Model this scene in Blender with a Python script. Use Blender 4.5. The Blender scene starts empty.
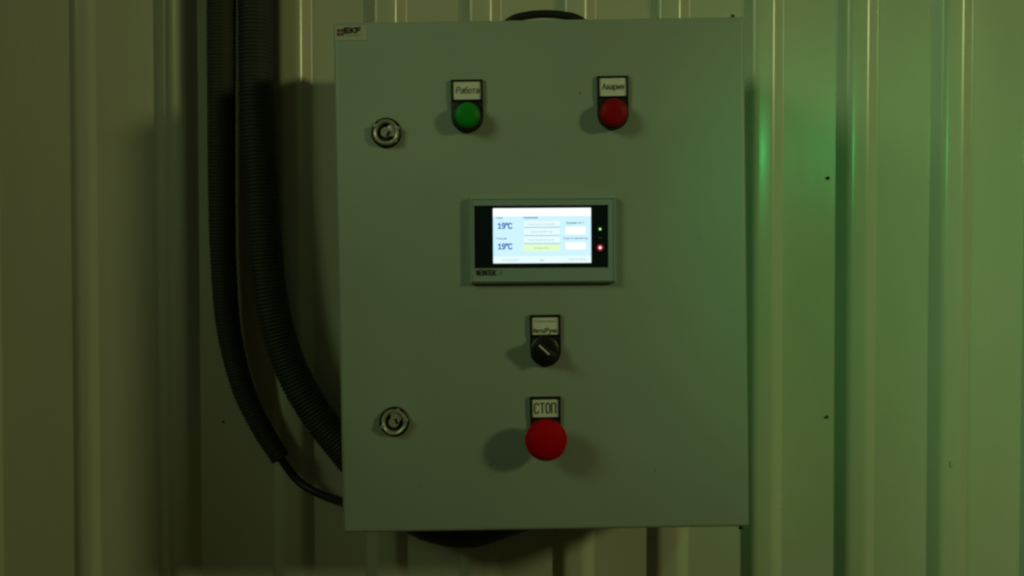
import bpy, bmesh, math, random
from mathutils import Vector, Matrix
random.seed(7)
SC = bpy.context.scene
COL = SC.collection

# ---------------------------------------------------------------- camera, light, exposure
F, ZF, PITCH = 1000.0, 0.976, math.radians(-1.3)      # focal length in pixels, metres to the door, tilt
CAM = Vector((0, -(0.2 + ZF), 0))
cd = bpy.data.cameras.new('camera'); cd.sensor_width = 36; cd.lens = F / 1024 * 36
cd.clip_start = 0.02; cd.clip_end = 60
cam = bpy.data.objects.new('camera', cd); COL.objects.link(cam)
cam.location = CAM; cam.rotation_euler = (math.pi / 2 + PITCH, 0, 0)
SC.camera = cam

w = bpy.data.worlds.new('World'); SC.world = w; w.use_nodes = True
bg = w.node_tree.nodes['Background']
bg.inputs[0].default_value = (1.0, 0.95, 0.30, 1); bg.inputs[1].default_value = 0.016

def lamp(name, typ, loc, target, power, color, size, cone=None):
    l = bpy.data.lights.new(name, typ); l.energy = power; l.color = color; l.shadow_soft_size = size
    if typ == 'SPOT': l.spot_size = math.radians(cone); l.spot_blend = 1.0
    o = bpy.data.objects.new(name, l); COL.objects.link(o); o.location = loc
    o.rotation_euler = (Vector(target) - Vector(loc)).to_track_quat('-Z', 'Y').to_euler()
    return o
lamp('room_lamp', 'POINT', (3.42, -2.8, 1.20), (0, 0, 0), 112, (0.93, 1.0, 0.385), 0.22)
lamp('green_signal_lamp', 'SPOT', (0.51, -1.0, 0.246), (0.50, 0, -.01), 3.9, (0.0, 1.0, 0.22), 0.025, 58)  # its glare shows on the sheet beside the cabinet
lamp('far_lamp', 'SPOT', (-1.5, -1.6, 1.0), (0.42, 0, -.05), 40, (0.68, 1.0, 0.44), 0.40, 32)

SC.view_settings.view_transform = 'Standard'; SC.view_settings.look = 'None'
SC.view_settings.exposure = 0; SC.view_settings.gamma = 1
SC.render.filter_size = 2.4
SC.cycles.filter_width = 2.4
SC.cycles.use_denoising = True
SC.cycles.max_bounces = 6

# ---------------------------------------------------------------- helpers
def ray(px, py):
    x, z = (px - 512) / F, -(py - 288) / F
    c, s = math.cos(PITCH), math.sin(PITCH)
    return Vector((x, c - s * z, s + c * z))
def at(px, py, y):                                     # photo pixel -> point on the plane at depth y
    r = ray(px, py); return CAM + r * ((y - CAM.y) / r.y)

def mat(name, color, rough=0.5, metal=0.0, spec=0.5, noise=0.0, nscale=30, bump=0.0, bscale=200, stretch=(1, 1, 1), rvar=0.0, coat=0.0):
    m = bpy.data.materials.new(name); m.use_nodes = True
    nt = m.node_tree; b = nt.nodes['Principled BSDF']
    b.inputs['Base Color'].default_value = (*color, 1); b.inputs['Roughness'].default_value = rough
    b.inputs['Metallic'].default_value = metal; b.inputs['Specular IOR Level'].default_value = spec
    b.inputs['Coat Weight'].default_value = coat; b.inputs['Coat Roughness'].default_value = .14
    tc = nt.nodes.new('ShaderNodeTexCoord'); mp = nt.nodes.new('ShaderNodeMapping')
    mp.inputs['Scale'].default_value = stretch
    nt.links.new(tc.outputs['Object'], mp.inputs['Vector'])
    if noise or rvar:
        n = nt.nodes.new('ShaderNodeTexNoise'); n.inputs['Scale'].default_value = nscale
        n.inputs['Detail'].default_value = 6; n.inputs['Roughness'].default_value = 0.62
        nt.links.new(mp.outputs['Vector'], n.inputs['Vector'])
        if noise:
            r = nt.nodes.new('ShaderNodeMapRange'); r.inputs[1].default_value = .3; r.inputs[2].default_value = .7
            r.inputs[3].default_value = 1 - noise; r.inputs[4].default_value = 1 + noise * .6
            nt.links.new(n.outputs['Fac'], r.inputs[0])
            mx = nt.nodes.new('ShaderNodeMix'); mx.data_type = 'RGBA'; mx.blend_type = 'MULTIPLY'
            mx.inputs[0].default_value = 1; mx.inputs[6].default_value = (*color, 1)
            nt.links.new(r.outputs[0], mx.inputs[7]); nt.links.new(mx.outputs[2], b.inputs['Base Color'])
        if rvar:
            r = nt.nodes.new('ShaderNodeMapRange'); r.inputs[1].default_value = .3; r.inputs[2].default_value = .7
            r.inputs[3].default_value = rough - rvar; r.inputs[4].default_value = rough + rvar
            nt.links.new(n.outputs['Fac'], r.inputs[0]); nt.links.new(r.outputs[0], b.inputs['Roughness'])
    if bump:
        n = nt.nodes.new('ShaderNodeTexNoise'); n.inputs['Scale'].default_value = bscale; n.inputs['Detail'].default_value = 3
        nt.links.new(mp.outputs['Vector'], n.inputs['Vector'])
        bp = nt.nodes.new('ShaderNodeBump'); bp.inputs['Strength'].default_value = bump; bp.inputs['Distance'].default_value = .001
        nt.links.new(n.outputs['Fac'], bp.inputs['Height']); nt.links.new(bp.outputs['Normal'], b.inputs['Normal'])
    return m
def emis(name, color, strength=1.0, base=(0.02, 0.02, 0.02)):
    m = bpy.data.materials.new(name); m.use_nodes = True; b = m.node_tree.nodes['Principled BSDF']
    b.inputs['Base Color'].default_value = (*base, 1); b.inputs['Roughness'].default_value = .3
    b.inputs['Emission Color'].default_value = (*color, 1); b.inputs['Emission Strength'].default_value = strength
    return m

M = dict(
    wall=mat('painted_steel_sheet', (0.62, 0.61, 0.52), .25, noise=.06, nscale=3, stretch=(2.2, 1, .8), bump=.22, bscale=14, rvar=.04, coat=.08),
    door=mat('grey_powder_coat', (0.345, 0.405, 0.38), .46, noise=.07, nscale=5, bump=.12, bscale=900, rvar=.05),
    chrome=mat('worn_chrome', (0.55, 0.55, 0.52), .42, metal=.55, noise=.25, nscale=300),
    darkhole=mat('dark_recess', (0.012, 0.012, 0.011), .6),  # near-black colour stands in for shade inside the lock
    black=mat('black_plastic', (0.010, 0.010, 0.010), .42, noise=.2, nscale=300),
    label=mat('label_paper', (0.78, 0.78, 0.76), .6, noise=.08, nscale=120),
    ink=mat('black_ink', (0.025, 0.025, 0.022), .7),
    greyink=mat('grey_ink', (0.20, 0.22, 0.18), .7),
    green=mat('green_lens', (0.006, 0.26, 0.02), .5, spec=.2),
    red=mat('red_lens', (0.34, 0.003, 0.006), .5, spec=.15),
    estop=mat('red_plastic', (0.55, 0.002, 0.010), .6, spec=.06, noise=.06, nscale=60),
    white=mat('white_paint', (0.7, 0.7, 0.66), .5),
    bezel=mat('grey_bezel_plastic', (0.31, 0.40, 0.42), .45, bump=.05, bscale=1500),  # grey with a blue tint standing in for the screen's glow
    glass=mat('dark_panel_glass', (0.005, 0.016, 0.020), .30, spec=.35),  # teal cast of the screen's glare put into the base colour
    conduit=mat('grey_corrugated_plastic', (0.042, 0.042, 0.036), .6, spec=.3, noise=.15, nscale=40),
    cable=mat('black_cable_sheath', (0.012, 0.012, 0.011), .5),
    gland=mat('grey_gland_plastic', (0.12, 0.12, 0.12), .5),
    zinc=mat('zinc_plate', (0.5, 0.5, 0.48), .4, metal=1, noise=.2, nscale=80),
    sticker=mat('brand_sticker', (0.50, 0.50, 0.46), .45),
    logo=mat('logo_red', (0.17, 0.045, 0.025), .5),
    speck=mat('dark_speck', (0.03, 0.025, 0.018), .6, noise=.4, nscale=300),
    s_head=emis('screen_white', (0.94, 0.99, 1.0), 1.08), s_bg=emis('screen_pale_blue', (0.60, 0.87, 1.0), 1.05),
    s_row=emis('screen_row', (0.80, 0.98, 1.0), 1.0), s_yel=emis('screen_lime_row', (0.76, 1.0, 0.58), 1.0),
    s_line=emis('screen_line', (0.34, 0.55, 0.62), 1.0), s_text=emis('screen_text', (0.02, 0.13, 0.42), 1.0),
    s_dim=emis('screen_dim_text', (0.05, 0.15, 0.28), 1.0), s_faint=emis('screen_faint_text', (0.30, 0.52, 0.56), 1.0),
    led_g=emis('green_led_core', (0.55, 1.0, 0.45), 1.2), led_r=emis('red_led_core', (1.0, 0.55, 0.62), 1.5),
    ring_g=emis('green_led_halo', (0.004, 0.035, 0.003), 1, (.01, .04, .01)), ring_r=emis('red_led_halo', (0.22, 0.008, 0.02), 1, (.1, .01, .01)),  # glowing rings imitate the halo round each lit LED
    led_off=mat('unlit_led', (0.05, 0.015, 0.015), .3),
)

def finish(name, bm, m, parent=None, smooth=True, angle=38):
    me = bpy.data.meshes.new(name); bmesh.ops.recalc_face_normals(bm, faces=bm.faces[:]); bm.to_mesh(me); bm.free()
    for mm in (m if isinstance(m, (list, tuple)) else [m]): me.materials.append(M[mm])
    if smooth:
        for p in me.polygons: p.use_smooth = True
        me.set_sharp_from_angle(angle=math.radians(angle))
    o = bpy.data.objects.new(name, me); COL.objects.link(o)
    if parent: o.parent = parent
    return o
def empty(name, loc=(0, 0, 0), parent=None):
    o = bpy.data.objects.new(name, None); COL.objects.link(o); o.location = loc; o.empty_display_size = .05
    if parent: o.parent = parent
    return o
def tag(o, label=None, cat=None, group=None, kind=None):
    for k, v in (('label', label), ('category', cat), ('group', group), ('kind', kind)):
        if v: o[k] = v
    return o
def box(bm, x0, x1, y0, y1, z0, z1, bev=0, seg=2):
    r = bmesh.ops.create_cube(bm, size=1)
    vs = r['verts']
    for v in vs:
        v.co = Vector(((x0 + x1) / 2 + v.co.x * (x1 - x0), (y0 + y1) / 2 + v.co.y * (y1 - y0), (z0 + z1) / 2 + v.co.z * (z1 - z0)))
    if bev:
        es = list({e for v in vs for e in v.link_edges})
        bmesh.ops.bevel(bm, geom=es, offset=bev, segments=seg, profile=.5, affect='EDGES')
def prism(bm, pts, y0, y1, bev=0):                     # outline in x,z extruded from y0 (back) to y1 (front)
    a = [bm.verts.new((x, y0, z)) for x, z in pts]; b = [bm.verts.new((x, y1, z)) for x, z in pts]
    n = len(pts); f = bm.faces.new(b); bm.faces.new(a[::-1])
    for i in range(n): bm.faces.new((a[i], a[(i + 1) % n], b[(i + 1) % n], b[i]))
    if bev: bmesh.ops.bevel(bm, geom=list(f.edges), offset=bev, segments=2, profile=.5, affect='EDGES')
def ringframe(bm, outer, inner, y0, y1, slope=0.0):    # rectangles (x0,x1,z0,z1); inner edge slopes
    def rc(r, y, g=0): x0, x1, z0, z1 = r; return [bm.verts.new(p) for p in ((x0 + g, y, z0 + g), (x1 - g, y, z0 + g), (x1 - g, y, z1 - g), (x0 + g, y, z1 - g))]
    L = [rc(outer, y0), rc(outer, y1 + .0012), rc(outer, y1, .0012), rc(inner, y1, -slope), rc(inner, y0)]
    for k in range(4):
        for i in range(4): bm.faces.new((L[k][i], L[k][(i + 1) % 4], L[k + 1][(i + 1) % 4], L[k + 1][i]))
def lathe(bm, cx, cz, prof, y=-0.2, seg=40, wob=None): # prof: (radius, height off the face); axis along -y
    rows = []
    for r, d in prof:
        if r < 1e-6: rows.append([bm.verts.new((cx, y - d, cz))]); continue
        row = []
        for i in range(seg):
            t = 2 * math.pi * i / seg; rr = r * (wob(t) if wob else 1)
            row.append(bm.verts.new((cx + rr * math.cos(t), y - d, cz + rr * math.sin(t))))
        rows.append(row)
    for a, b in zip(rows, rows[1:]):
        for i in range(seg):
            j = (i + 1) % seg
            if len(b) == 1: bm.faces.new((a[i], a[j], b[0]))
            elif len(a) == 1: bm.faces.new((a[0], b[j], b[i]))
            else: bm.faces.new((a[i], a[j], b[j], b[i]))
def text(name, body, cx, cz, y, h, width, m, parent, shear=0, bold=0):
    c = bpy.data.curves.new(name, 'FONT'); c.body = body; c.size = 1; c.resolution_u = 2; c.align_x = 'CENTER'; c.align_y = 'CENTER'
    c.shear = shear; c.offset = bold
    o = bpy.data.objects.new(name, c); COL.objects.link(o)
    dg = bpy.context.evaluated_depsgraph_get(); me = bpy.data.meshes.new_from_object(o.evaluated_get(dg))
    bpy.data.objects.remove(o); bpy.data.curves.remove(c)
    xs = [v.co.x for v in me.vertices]; ys = [v.co.y for v in me.vertices]
    x0, x1, y0, y1 = min(xs), max(xs), min(ys), max(ys)
    for v in me.vertices:
        v.co = Vector((cx + ((v.co.x - x0) / (x1 - x0) - .5) * width, y, cz + ((v.co.y - y0) / (y1 - y0) - .5) * h))
    me.name = name; me.materials.clear(); me.materials.append(M[m])
    t = bpy.data.objects.new(name, me); COL.objects.link(t); t.parent = parent
    return t
_O = lambda w, h, y=0: [(w * .28, y), (w * .72, y), (w, y + h * .2), (w, y + h * .8), (w * .72, y + h), (w * .28, y + h), (0, y + h * .8), (0, y + h * .2), (w * .28, y)]
GLYPH = {
    'Р': [[(0, 0), (0, 6), (3, 6), (3.8, 5.2), (3.8, 3.9), (3, 3.1), (0, 3.1)]], 'а': [[(.3, 4), (2.4, 4), (3, 3.4), (3, 0)], [(3, 2.4), (.8, 2.4), (0, 1.7), (0, .7), (.8, 0), (2, 0), (3, .9)]],
    'б': [[(3, 6), (1, 5.4), (0, 4), (0, 1), (.9, 0), (2.2, 0), (3.1, 1), (3.1, 2.8), (2.2, 3.7), (1, 3.7), (0, 2.8)]], 'о': [_O(3.1, 4)], 'т': [[(0, 4), (3, 4)], [(1.5, 4), (1.5, 0)]],
    'А': [[(0, 0), (2, 6), (4, 0)], [(.7, 2), (3.3, 2)]], 'в': [[(0, 0), (0, 4), (2, 4), (2.7, 3.5), (2.7, 2.6), (2, 2.1), (0, 2.1)], [(2, 2.1), (3, 1.5), (3, .6), (2.2, 0), (0, 0)]],
    'р': [[(0, -1.8), (0, 4), (2, 4), (3, 3.2), (3, .8), (2, 0), (0, 0)]], 'и': [[(0, 4), (0, 0), (3, 4), (3, 0)]], 'я': [[(3, 0), (3, 4), (1, 4), (.2, 3.4), (.2, 2.5), (1, 1.9), (3, 1.9)], [(1.6, 1.9), (0, 0)]],
    'С': [[(4, 5), (3, 6), (1, 6), (0, 5), (0, 1), (1, 0), (3, 0), (4, 1)]], 'Т': [[(0, 6), (4, 6)], [(2, 6), (2, 0)]], 'О': [_O(4, 6)], 'П': [[(0, 0), (0, 6), (4, 6), (4, 0)]],
    '1': [[(.5, 4.9), (2, 6), (2, 0)], [(.6, 0), (3.4, 0)]], '9': [[(.4, .4), (1.2, 0), (2.5, 0), (3.5, 1.2), (3.8, 3.4), (3.7, 4.8), (2.8, 6), (1.2, 6), (.2, 5), (.2, 3.8), (1.2, 2.8), (2.8, 2.8), (3.7, 3.6)]],
    '°': [_O(1.2, 1.5, 4.6)], 'E': [[(4, 6), (0, 6), (0, 0), (4, 0)], [(0, 3), (3.4, 3)]], 'K': [[(0, 0), (0, 6)], [(4, 6), (.4, 3), (4, 0)]], 'F': [[(4, 6), (0, 6), (0, 0)], [(0, 3), (3.4, 3)]],
    'W': [[(0, 6), (1.1, 0), (2.3, 4.4), (3.5, 0), (4.6, 6)]], 'I': [[(0, 0), (0, 6)]], 'N': [[(0, 0), (0, 6), (4, 0), (4, 6)]], 'T': [[(0, 6), (4, 6)], [(2, 6), (2, 0)]],
    'у': [[(0, 4), (1.6, 0)], [(3, 4), (1.1, -1.6), (0, -1.8)]], 'ч': [[(0, 4), (0, 2.4), (.8, 1.8), (3, 1.8)], [(3, 4), (3, 0)]], 'н': [[(0, 0), (0, 4)], [(3, 0), (3, 4)], [(0, 2), (3, 2)]],
    '/': [[(0, -.6), (1.8, 6)]], '.': [[(0, 0), (.5, 0)]]}
def strokes(name, body, cx, cz, y, cap, width, th, m, parent, shear=0.0, gap=1.5):
    """lettering drawn with a pen: cap height, overall width and pen thickness in metres"""
    lines = []; x = 0
    for ch in body:
        g = GLYPH[ch]; w_ = max(p[0] for l in g for p in l)
        lines += [[(x + p[0] + shear * p[1], p[1]) for p in l] for l in g]; x += w_ + gap
    tot = x - gap; sx_, sz_ = width / tot, cap / 6
    bm = bmesh.new(); n = 0
    for l in lines:
        for p, q in zip(l, l[1:]):
            a = Vector((cx + (p[0] - tot / 2) * sx_, cz + (p[1] - 3) * sz_)); b = Vector((cx + (q[0] - tot / 2) * sx_, cz + (q[1] - 3) * sz_))
            d_ = (b - a).normalized() * th * .5; nn = Vector((-d_.y, d_.x)); a -= d_ * .8; b += d_ * .8; n += 1
            yy = y - n * 2e-6
            bm.faces.new([bm.verts.new((v.x, yy, v.y)) for v in (a - nn, b - nn, b + nn, a + nn)])
    o = finish(name, bm, m, parent, False); return o
def spline(pts, step=.0011):
    P = [Vector(p) for p in pts]; P = [2 * P[0] - P[1]] + P + [2 * P[-1] - P[-2]]
    out = []
    for i in range(1, len(P) - 2):
        a, b, c, d = P[i - 1:i + 3]; n = max(2, int((c - b).length / step))
        for k in range(n):
            t = k / n
            out.append(.5 * ((2 * b) + (c - a) * t + (2 * a - 5 * b + 4 * c - d) * t * t + (3 * b - a - 3 * c + d) * t ** 3))
    out.append(P[-2]); return out
def sweep(bm, pts, R, seg=14, rib=0.0, pitch=.0042, closed=True, taper=0.0):
    T = [(pts[min(i + 1, len(pts) - 1)] - pts[max(i - 1, 0)]).normalized() for i in range(len(pts))]
    n = T[0].cross(Vector((0, 1, 0))).normalized(); rows = []; s = 0
    for i, p in enumerate(pts):
        if i: s += (p - pts[i - 1]).length
        n = (n - T[i] * n.dot(T[i])).normalized(); b = T[i].cross(n)
        Rt = r = R * (1 - taper * (i / len(pts)) ** 3)
        if rib:
            q = math.cos(2 * math.pi * s / pitch); r = Rt - rib * .5 * (1 - math.copysign(abs(q) ** .5, q))
        rows.append([bm.verts.new(p + (n * math.cos(2 * math.pi * k / seg) + b * math.sin(2 * math.pi * k / seg)) * r) for k in range(seg)])
    for a, c in zip(rows, rows[1:]):
        for k in range(seg): bm.faces.new((a[k], a[(k + 1) % seg], c[(k + 1) % seg], c[k]))
    if closed: bm.faces.new(rows[0][::-1]); bm.faces.new(rows[-1])

# ---------------------------------------------------------------- wall of profiled steel sheet
H = .0120; SL = .0125; TOPW = .0225
wall = tag(empty('wall'), 'cream painted profiled steel wall with vertical ribs', kind='structure')
def wx(px, d=-H): return at(px, 288, d).x
pitch = (wx(963) - wx(301)) / 7
ribs = [wx(301) + pitch * k for k in range(-0, 15)]                     # right shoulder of each raised rib
left = [wx(-110), wx(-12), wx(86), wx(185)]
k0 = left[0]
left = [k0 - pitch * k for k in range(8, 0, -1)] + left
shoulders = left + ribs
def profile(sh, x_start, x_end, lift=0.0):
    key = [(x_start, -0.0)]
    for r in sh:
        key += [(r - TOPW - SL, 0), (r - TOPW, -H), (r, -H), (r + SL, 0)]
    key.append((x_end, 0))
    return key
def round_poly(key, seg=5):
    out = [Vector(key[0])]
    for a, b, c in zip(key, key[1:], key[2:]):
        a, b, c = Vector(a), Vector(b), Vector(c)
        d0, d1 = (a - b).normalized(), (c - b).normalized()
        rad = .0052 if b.y < -.004 else .0012          # soft crowns, tight valleys
        rad = min(rad, (a - b).length * .45, (c - b).length * .45)
        p0, p1 = b + d0 * rad, b + d1 * rad
        for k in range(seg + 1):
            t = k / seg; out.append((1 - t) ** 2 * p0 + 2 * t * (1 - t) * b + t * t * p1)
    out.append(Vector(key[-1])); return out
ZB, ZT, NZ = -1.0, 1.1, 30
def sheet(sh, x0, x1, first_on_top, lift):
    # a sheet starts on the crown of one rib (lapped over the sheet before) and ends on the crown of the next joint
    key = [(x0, -H - lift), (sh[0], -H - lift), (sh[0] + SL + lift, -lift)] if first_on_top else [(x0, -lift)]
    mid = sh[1:] if first_on_top else sh
    for r in mid[:-1]:
        h, tw, sl = (H, TOPW, SL) if first_on_top else (.0045, .013, .009)     # the lap sheet at the end of the wall has shallow beads
        key += [(r - tw - sl, -lift), (r - tw, -h - lift), (r, -h - lift), (r + sl, -lift)]
    r = mid[-1]; key += [(r - TOPW - SL, -lift), (r - TOPW, -H - lift), (x1, -H - lift)]
    prof = round_poly(key)
    bm = bmesh.new(); rows = []
    rnd = random.Random(len(sh))
    for j in range(NZ + 1):
        z = ZB + (ZT - ZB) * j / NZ
        rows.append([bm.verts.new((p.x + .0006 * math.sin(3.1 * z + p.x * 9), p.y - .0005 * math.sin(5 * z + 13 * p.x), z)) for p in prof])
    for a, b in zip(rows, rows[1:]):
        for i in range(len(a) - 1): bm.faces.new((a[i], a[i + 1], b[i + 1], b[i]))
    o = finish('profiled_sheet', bm, 'wall', wall, angle=80)
    md = o.modifiers.new('thickness', 'SOLIDIFY'); md.thickness = .0006; md.offset = -1
    return o
i185 = len(left) - 1
sheet(shoulders[:i185 + 1], shoulders[0] - .12, shoulders[i185] - .003, False, 0)
mid_end = i185 + 10
sheet(shoulders[i185:mid_end + 1], shoulders[i185] - TOPW + .0025, shoulders[mid_end] - .003, True, .0009)
sheet(shoulders[mid_end:], shoulders[mid_end] - TOPW + .0025, shoulders[-1] - .003, True, .0018)

def rivet(px, py, r=.0022, y=-.0016):
    p = at(px, py, y); bm = bmesh.new()
    lathe(bm, p.x, p.z, [(r, 0), (r, .0004), (r * .7, .0011), (0, .0014)], y=y, seg=12)
    return finish('rivet', bm, 'speck', wall)
for a in ((828, 178, .0021), (827, 417, .0019), (181, 418, .0014), (223, 422, .0014), (168, 457, .0012), (775, 543, .0012), (938, 400, .0016)):
    rivet(*a)
# chipped dent on the rib shoulder
bm = bmesh.new(); p = at(951, 464, -H - .001)
pts = []
for k in range(11):
    t = 2 * math.pi * k / 11; rr = random.uniform(.6, 1.2)
    pts.append((p.x + .0016 * rr * math.cos(t), p.z + .0052 * rr * math.sin(t)))
prism(bm, pts, -H - .0008, -H - .0019, .0003)
finish('paint_chip', bm, 'wall', wall)

# ---------------------------------------------------------------- control cabinet
ROLL = math.radians(.88); W2, HH = .1997, .4985
ctr = Vector((.02978, 0, -.01066))
ux, uz = Vector((math.cos(ROLL), 0, math.sin(ROLL))), Vector((-math.sin(ROLL), 0, math.cos(ROLL)))
base = ctr - uz * HH / 2
cab = empty('control_cabinet', base); cab.rotation_euler = (0, -ROLL, 0)
tag(cab, 'grey steel electrical control cabinet with touch screen and red stop button on ribbed wall', 'control cabinet')
def L(px, py, y=-.2):
    p = at(px, py, y) - base; return p.dot(ux), p.dot(uz)
YF = -.2; YD = -.184; YB = -.060
bm = bmesh.new(); box(bm, -W2 + .0015, W2 - .0015, YB, YD - .0005, .0015, HH - .0015, .002); finish('body', bm, 'door', cab)
bm = bmesh.new(); box(bm, -W2, W2, YF, YD - .0008, 0, HH, .0036, 4)
door = finish('door', bm, 'door', cab, angle=60)
tag(door, 'flat light grey door with rounded edges')
for sx in (0.35, 0.06):                                  # rails that hold the cabinet off the ribs
    bm = bmesh.new()
    z = sx + .05
    box(bm, -W2 + .03, W2 - .03, YB + .0005, -H - .0022, z, z + .03, .001); finish('mounting_rail', bm, 'zinc', cab)
for z0, z1 in ((HH - .001, HH + .004), (-.0045, .0005)):  # hinge pins at the top and bottom of the door
    x, _ = L(735, 16)
    x = x if z0 > .1 else L(743, 527)[0]
    bm = bmesh.new()
    n = 12
    for a, r in (((z0, z1), .0022),):
        bmesh.ops.create_cone(bm, cap_ends=True, segments=n, radius1=r, radius2=r * .8, depth=z1 - z0, matrix=Matrix.Translation((x, -.190, (z0 + z1) / 2)))
    finish('hinge_pin', bm, 'black', cab)

for px, py, r in ((580, 93, .0009), (556.5, 322, .0006), (490, 465, .0008), (418.5, 486, .0006), (700, 240, .0005), (440, 330, .0005), (655, 470, .0006)):
    x, z = L(px, py); bm = bmesh.new(); lathe(bm, x, z, [(r, -.0001), (r * .8, .0001), (0, .00018)], seg=9); finish('dirt_speck', bm, 'speck', cab)

# brand sticker in the corner of the door
sx, sz = L(351, 33.5)
st = empty('brand_sticker', (0, 0, 0), cab); tag(st, 'small pale brand sticker with red mark and black letters')
bm = bmesh.new(); box(bm, sx - .0155, sx + .0155, YF - .0004, YF + .0001, sz - .0068, sz + .0068); finish('sticker_sheet', bm, 'sticker', st, False)
lx, lz = L(340.5, 32.5); bm = bmesh.new(); a = .0033
for s0, s1 in ((-1, -1), (-1, 1), (1, -1), (1, 1)):      # the mark: four triangles round a cross
    prism(bm, [(lx + s0 * a, lz + s1 * a), (lx + s0 * a, lz + s1 * a * .1), (lx + s0 * a * .12, lz + s1 * a * .12), (lx + s0 * a * .1, lz + s1 * a)], YF - .0004, YF - .0006)
finish('logo', bm, 'logo', st, False)
tx, tz = L(352.5, 30.5); strokes('lettering', 'EKF', tx, tz, YF - .0007, .0044, .0150, .0016, 'ink', st, gap=2)
tx, tz = L(353.5, 35.5); text('lettering', 'electrotechnica', tx, tz, YF - .0007, .0014, .0145, 'greyink', st)

# quarter-turn locks
def lock(px, py, ang, label):
    t = empty('door_lock', (0, 0, 0), cab); tag(t, label)
    cx, cz = L(px, py)
    bm = bmesh.new(); lathe(bm, cx, cz, [(.0148, -.001), (.0148, .0012), (.0138, .002), (.0135, .0019)], seg=48); 
    lathe(bm, cx, cz, [(.0136, .0019), (0, .0019)], seg=48); finish('gasket', bm, 'black', t)
    wob = lambda q: 1 - .045 * (1 - abs(math.cos(1.5 * (q - ang + .9)))) 
    bm = bmesh.new()
    lathe(bm, cx, cz, [(.0128, .001), (.0126, .0052), (.0114, .0074), (.0100, .0070), (.0091, .0058), (.0089, .0022)], seg=48, wob=wob)
    finish('ring', bm, 'chrome', t)
    for q in (2.6, .35, -.75):                              # three grip ears on the ring
        eb = bmesh.new(); lathe(eb, cx + .0116 * math.cos(q + ang - .25), cz + .0116 * math.sin(q + ang - .25), [(.0022, .002), (.0021, .0070), (.0013, .0080), (0, .0083)], seg=12); finish('ring_ear', eb, 'chrome', t)
    bm = bmesh.new(); lathe(bm, cx, cz, [(.0089, .0023), (0, .0023)], seg=32); finish('recess', bm, 'darkhole', t)
    bm = bmesh.new(); lathe(bm, cx, cz, [(.0050, .0024), (.0050, .0054), (.0044, .0060), (0, .0060)], seg=28)
    c, s = math.cos(ang), math.sin(ang)
    q = [(cx + c * u - s * v, cz + s * u + c * v) for u, v in ((.003, -.0048), (.0092, -.0066), (.0098, 0), (.0092, .0066), (.003, .0048))]
    prism(bm, q, YF - .0024, YF - .0057, .0004)
    finish('rotor', bm, 'chrome', t)
    bm = bmesh.new(); a2 = ang - .75; c, s = math.cos(a2), math.sin(a2)
    q = [(cx + c * u - s * v, cz + s * u + c * v) for u, v in ((.0016, -.0030), (.0042, -.0028), (.0042, .0028), (.0016, .0030))]
    prism(bm, q, YF - .0058, YF - .0063); finish('key_slot', bm, 'darkhole', t, False)  # thin dark plate on the rotor, the slot's shade put into its colour
lock(386.5, 133, .25, 'chrome key lock on the door, nearer the brand sticker')
lock(394.5, 421.5, 1.15, 'chrome key lock on the door, level with the red stop button')

# label holders, lamps, switch, stop button
S = 1 / 1.028e3
def holder(t, hx0, hx1, hy0, hy1, ly1):
    """black plate with square top and round foot; label window above. pixels on the door plane"""
    x0, z1 = L(hx0, hy0, YF - .003); x1, z0 = L(hx1, hy1, YF - .003)
    cx = (x0 + x1) / 2; hw = (x1 - x0) / 2
    x0, x1 = cx - hw, cx + hw
    pts = [(x1, z1), (x0, z1)]; zc = z0 + hw * .98
    for k in range(19):
        q = math.pi + math.pi * k / 18; pts.append((cx + hw * math.cos(q), zc + hw * .98 * math.sin(q)))
    bm = bmesh.new(); prism(bm, pts, YF + .0003, YF - .0030, .0006)
    _, zl = L(hx0, ly1, YF - .003)
    finish('label_holder', bm, 'black', t)
    fr = bmesh.new(); o_ = (x0 + .0002, x1 - .0002, zl - .0022, z1 - .0002); i_ = (x0 + .0026, x1 - .0026, zl, z1 - .0026)
    ringframe(fr, o_, i_, YF - .0028, YF - .0046, .0004); finish('label_frame', fr, 'black', t, angle=30)
    lb = bmesh.new(); box(lb, x0 + .0024, x1 - .0024, YF - .0035, YF - .0029, zl - .0003, z1 - .0024); finish('label_plate', lb, 'label', t, False)
    return cx, zc, (zl + z1 - .0026) / 2, (x1 - x0 - .0052)
def lens(t, name, px, py, rpx, m, d=.017):
    y = YF - d; cx, cz = L(px, py, y); r = rpx * (ZF - d) / F
    bm = bmesh.new()
    lathe(bm, cx, cz, [(r * 1.12, .0025), (r * 1.12, .0075), (r * 1.06, .0085), (r * 1.0, .0086)], seg=40); finish('collar', bm, 'black', t)
    bm = bmesh.new()
    lathe(bm, cx, cz, [(r * .99, .006), (r, d - .0035), (r * .95, d - .0012), (r * .80, d), (r * .4, d + .0009), (0, d + .0011)], seg=44)
    return finish(name, bm, m, t, angle=60)
t = empty('indicator_lamp', (0, 0, 0), cab); tag(t, 'unlit green indicator lamp in a black holder with label')
cx, zc, lz, lw = holder(t, 450.6, 483.6, 79.5, 132.5, 99.5); lens(t, 'green_lens', 467.3, 114.5, 12.6, 'green')
strokes('lettering', 'Работа', cx + .0006, lz + .0004, YF - .0037, .0058, .0215, .00075, 'ink', t, .12)
t = empty('indicator_lamp', (0, 0, 0), cab); tag(t, 'unlit red indicator lamp in a black holder with label')
cx, zc, lz, lw = holder(t, 597, 629, 75.8, 129.5, 96); lens(t, 'red_lens', 614.6, 112, 13.8, 'red')
strokes('lettering', 'Авария', cx, lz + .0006, YF - .0037, .0056, .0205, .00075, 'ink', t, .12)

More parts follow.
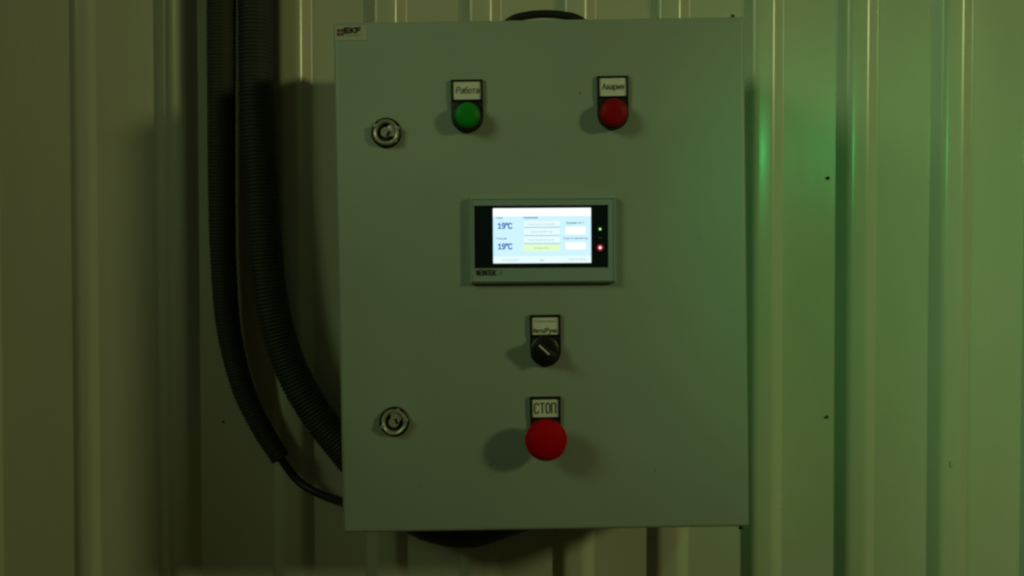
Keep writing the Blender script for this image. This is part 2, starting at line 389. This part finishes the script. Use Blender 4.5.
t = empty('selector_switch', (0, 0, 0), cab); tag(t, 'black rotary selector switch with white pointer line')
cx, zc, lz, lw = holder(t, 529.6, 561.3, 315, 366.5, 334.5)
strokes('lettering', 'Авто/Ручн.', cx, lz - .0044, YF - .0037, .0040, lw * .94, .0007, 'ink', t, .08)
text('lettering', 'Управление', cx, lz + .0044, YF - .0037, .0026, lw * .84, 'greyink', t)
kx, kz = L(545, 350.5, YF - .015)
bm = bmesh.new(); lathe(bm, kx, kz, [(.0142, .0025), (.0142, .0070), (.0130, .0082), (.0118, .0084), (.0115, .0125), (.0105, .0135), (0, .0137)], seg=40); finish('knob_base', bm, 'black', t)
an = math.radians(138); c, s = math.cos(an), math.sin(an)
q = [(kx + c * u - s * v, kz + s * u + c * v) for u, v in ((-.0118, -.0030), (-.0105, -.0042), (.0105, -.0042), (.0125, -.002), (.0125, .002), (.0105, .0042), (-.0105, .0042), (-.0118, .0030))]
bm = bmesh.new(); prism(bm, q, YF - .0134, YF - .0215, .0009); finish('grip', bm, 'black', t)
p0 = L(539.2, 345.4, YF - .0217); p1 = L(549.4, 354.6, YF - .0217)
dv = (Vector(p1) - Vector(p0)).normalized(); nv = Vector((-dv.y, dv.x)) * .00075
bm = bmesh.new(); P0, P1 = Vector(p0), Vector(p1)
prism(bm, [tuple(P0 + nv), tuple(P0 - nv), tuple(P1 - nv), tuple(P1 + nv)], YF - .0212, YF - .0218); finish('pointer_line', bm, 'white', t, False)

t = empty('emergency_stop_button', (0, 0, 0), cab); tag(t, 'large red mushroom stop button with label above it')
cx, zc, lz, lw = holder(t, 529.8, 561.3, 397, 452, 417)
strokes('lettering', 'СТОП', cx - .0002, lz, YF - .0037, .0094, .0205, .00125, 'ink', t, gap=2)
d = .036; mx, mz = L(546.3, 440.3, YF - d + .008); R = 21.2 * (ZF - d + .008) / F
bm = bmesh.new(); lathe(bm, mx, mz, [(.0135, .0025), (.0135, .009), (.0125, .010), (.0105, .0102), (.0105, .021)], seg=36); finish('stem', bm, 'black', t)
bm = bmesh.new()
lathe(bm, mx, mz, [(.0104, .0195), (R * .75, .0205), (R * .96, .0235), (R, .0262), (R * .985, .0292), (R * .92, .0325), (R * .75, .0352), (R * .45, .0372), (R * .2, .0379), (0, .0381)], seg=56)
finish('mushroom_head', bm, 'estop', t, angle=70)

# touch panel
t = empty('touch_panel', (0, 0, 0), cab); tag(t, 'grey framed touch panel with a lit screen reading 19 degrees twice')
hx, hz = L(543, 240, YF - .006)
tr = math.radians(.5); t.rotation_euler = (0, tr, 0); t.location = Vector((hx, 0, hz)) - Matrix.Rotation(tr, 3, 'Y') @ Vector((hx, 0, hz))
k = (ZF - .006) / F
def U(px, py): return hx + (px - 543) * k, hz - (py - 240) * k
def R4(x0, x1, y0, y1): a = U(x0, y1); b = U(x1, y0); return (a[0], b[0], a[1], b[1])
bm = bmesh.new(); box(bm, *R4(471.5, 614.5, 198.5, 281.5)[:2], YF + .0003, YF - .0042, *R4(471.5, 614.5, 198.5, 281.5)[2:]); finish('panel_back', bm, 'bezel', t, False)
bm = bmesh.new(); ringframe(bm, R4(470, 616, 197, 283), R4(475.2, 607.3, 206.3, 267.2), YF - .0001, YF - .0078, .0009); finish('bezel', bm, 'bezel', t, angle=30)
bm = bmesh.new(); ringframe(bm, R4(470.9, 615.1, 197.9, 282.1), R4(472.6, 613.4, 199.6, 280.4), YF - .0076, YF - .0088, .0005); finish('bezel_lip', bm, 'bezel', t, angle=30)
bm = bmesh.new(); r = R4(475.2, 607.3, 206.3, 267.2); box(bm, r[0], r[1], YF - .0062, YF - .0043, r[2], r[3]); finish('panel_glass', bm, 'glass', t, False)
def quads(name, rects, y, par=t):
    bm = bmesh.new(); mats = []
    for (x0, x1, y0, y1, m, rad) in rects:
        if m not in mats: mats.append(m)
        a = R4(x0, x1, y0, y1)
        if rad:
            pts = []
            for qx, qz, st_ in ((a[1] - rad, a[3] - rad, 0), (a[0] + rad, a[3] - rad, 1), (a[0] + rad, a[2] + rad, 2), (a[1] - rad, a[2] + rad, 3)):
                for j in range(4):
                    an_ = math.pi / 2 * (st_ + j / 3); pts.append((qx + rad * math.cos(an_), qz + rad * math.sin(an_)))
        else: pts = [(a[0], a[2]), (a[1], a[2]), (a[1], a[3]), (a[0], a[3])]
        nb = len(bm.faces); prism(bm, pts, y + .00008, y)
        bm.faces.ensure_lookup_table()
        for f in bm.faces[nb:]: f.material_index = mats.index(m)
    return finish(name, bm, mats, par, False)
Y0 = YF - .0064
quads('screen', [(493.2, 591, 208.2, 216.2, 's_head', 0), (493.2, 591, 216.2, 256, 's_bg', 0), (493.2, 591, 256, 263, 's_row', 0)], Y0)
rows = []
for y0, y1, m in ((221, 226.8, 's_row'), (228, 235, 's_row'), (236.2, 243, 's_row'), (244.4, 251, 's_yel')):
    rows.append((524, 560, y0, y1, m, 0))
for y in (226.9, 235.1, 243.1): rows.append((524, 560, y, y + .9, 's_line', 0))
rows += [(565.5, 585.5, 227, 234.6, 's_head', .0011), (565.5, 585.5, 242.6, 249.6, 's_head', .0011)]
quads('screen_fields', rows, Y0 - .0002)
def ui(s, px, py, hp, wp, m, b=0): x, z = U(px, py); return text('display_text', s, x, z, Y0 - .0004, hp * k * 1.15, wp * k, m, t, bold=max(b, .015))
for py in (225.7, 246.2):
    x, z = U(505, py); strokes('display_text', '19°С', x, z, Y0 - .0004, 4.9 * k, 13.6 * k, .0012, 's_text', t, gap=1.7)
ui('Улица', 499.6, 217.8, 2.0, 6.6, 's_dim'); ui('Помещение', 501.5, 238.4, 2.0, 11, 's_dim')
ui('Управление', 530.5, 217.8, 2.2, 15, 's_dim', .03); ui('Задание по T', 575, 223.2, 2.4, 17.5, 's_dim'); ui('Скорость вентилятора', 575.5, 238.6, 2.2, 25, 's_dim')
ui('Приточная установка', 541.5, 224.4, 1.5, 27, 's_faint'); ui('Вентилятор', 542, 232, 1.5, 22, 's_faint'); ui('Нагреватель', 541.5, 240, 1.5, 26, 's_faint'); ui('Работа', 541.5, 248, 1.5, 14, 's_faint')
ui('Журнал', 510, 260, 1.4, 18, 's_faint'); ui('Меню', 542, 260, 1.8, 4, 's_line'); ui('Настройки', 577, 259.6, 1.4, 17, 's_faint')
def led(py, r, core, ring, rr, label):
    x, z = U(600, py); bm = bmesh.new(); lathe(bm, x, z, [(rr, 0), (rr, .0003), (rr * .6, .0006), (0, .0007)], y=YF - .0061, seg=18)
    o = finish('status_light', bm, ring, t)
    tag(o, label)
    if core:
        bm = bmesh.new(); lathe(bm, x, z, [(r, 0), (r, .0003), (0, .0008)], y=YF - .0065, seg=14); finish('glowing_core', bm, core, t)
led(229.5, .0010, 'led_g', 'ring_g', .0024, 'small lit green status light')
led(238.5, 0, None, 'led_off', .0012, 'small unlit status light')
led(248, .0014, 'led_r', 'ring_r', .0033, 'small lit red status light')
x, z = U(486, 272.3); strokes('lettering', 'WEINTEK', x, z, YF - .0080, .0046, .0190, .0012, 'ink', t)
x, z = U(501, 272.2); text('lettering', 'iP', x, z, YF - .0080, .0045, .0030, 'greyink', t)

# cable glands under, over and beside the body
def gland(x, y, z, axis, r=.011, ln=.016):
    bm = bmesh.new()
    m = {'down': Matrix.Translation((x, y, z - ln / 2)), 'up': Matrix.Translation((x, y, z + ln / 2)), 'left': Matrix.Translation((x - ln / 2, y, z)) @ Matrix.Rotation(math.pi / 2, 4, 'Y')}[axis]
    bmesh.ops.create_cone(bm, cap_ends=True, segments=6, radius1=r, radius2=r, depth=ln, matrix=m)
    return finish('cable_gland', bm, 'gland', cab, False)
def loc(p): q = Vector(p) - base; return q.dot(ux), q.y, q.dot(uz)
def w_of(lx, y, lz): p = base + ux * lx + uz * lz; return Vector((p.x, y, p.z))

# ---------------------------------------------------------------- conduits and cables
def pts(*a): return [at(*p) for p in a]
path = pts((255.3, -150, -.034), (255.3, -20, -.034), (255.8, 60, -.034), (257.8, 130, -.034), (262, 195, -.034), (266, 250, -.035), (272, 302, -.036), (285, 352, -.037), (305, 396, -.038), (337, 441, -.038), (380, 490, -.039), (420, 521, -.044), (466, 531, -.066), (504, 520, -.094), (522, 503, -.108))
gx2, gy2, gz2 = loc(path[-1]); gland(gx2, -.108, .0015, 'down', .021, .010)
path[-1] = w_of(gx2, -.108, -.006)
bm = bmesh.new(); sweep(bm, spline(path), .0192, seg=20, rib=.0016, pitch=.0042); o = finish('corrugated_conduit', bm, 'conduit', angle=180)
tag(o, 'thick dark grey corrugated conduit running down the wall and under the cabinet', 'conduit')
path = pts((221.5, -150, -.034), (221.5, -20, -.034), (221.5, 90, -.034), (222, 200, -.033), (224, 270, -.032), (229, 330, -.031), (242, 385, -.031), (260, 425, -.032), (281, 459, -.033))
bm = bmesh.new(); sweep(bm, spline(path), .0168, seg=18, rib=.0013, pitch=.0038, taper=.32); o = finish('corrugated_conduit', bm, 'conduit', angle=180)  # made wider to cover the bands of shadow on either side
tag(o, 'thinner dark grey corrugated conduit on the wall, cut off with a black cable coming out', 'conduit')
bm = bmesh.new()
pe = path[-1]; te = (path[-1] - path[-2]).normalized()
path = [pe - te * .05, pe - te * .002, *pts((299, 481.5, -.036), (321, 494.5, -.050), (344, 502.5, -.075))]
e = L(350, 504.5, -.10); path.append(w_of(-W2 - .008, -.10, e[1])); path.append(w_of(-W2 + .004, -.10, e[1]))
gland(-W2 + .0015, -.10, e[1], 'left', .009, .008)
sweep(bm, spline(path, .004), .0048, seg=12); o = finish('power_cable', bm, 'cable', angle=180)
tag(o, 'black cable running from the cut conduit end to the cabinet side', 'cable')
a = L(492, 40, -.10); b = L(600, 38, -.10)
path = [w_of(a[0], -.10, HH - .004), w_of(a[0] + .003, -.10, HH + .008), *pts((511, 20.5, -.10), (526, 15.6, -.10), (545, 14.0, -.10), (564, 15.4, -.10), (579, 19.6, -.10)), w_of(b[0] - .003, -.10, HH + .008), w_of(b[0], -.10, HH - .004)]
gland(a[0], -.10, HH - .0015, 'up', .009, .007); gland(b[0], -.10, HH - .0015, 'up', .009, .007)
bm = bmesh.new(); sweep(bm, spline(path, .003), .0044, seg=12); o = finish('cable_loop', bm, 'cable', angle=180)
tag(o, 'black cable looped in an arc over the top of the cabinet', 'cable')
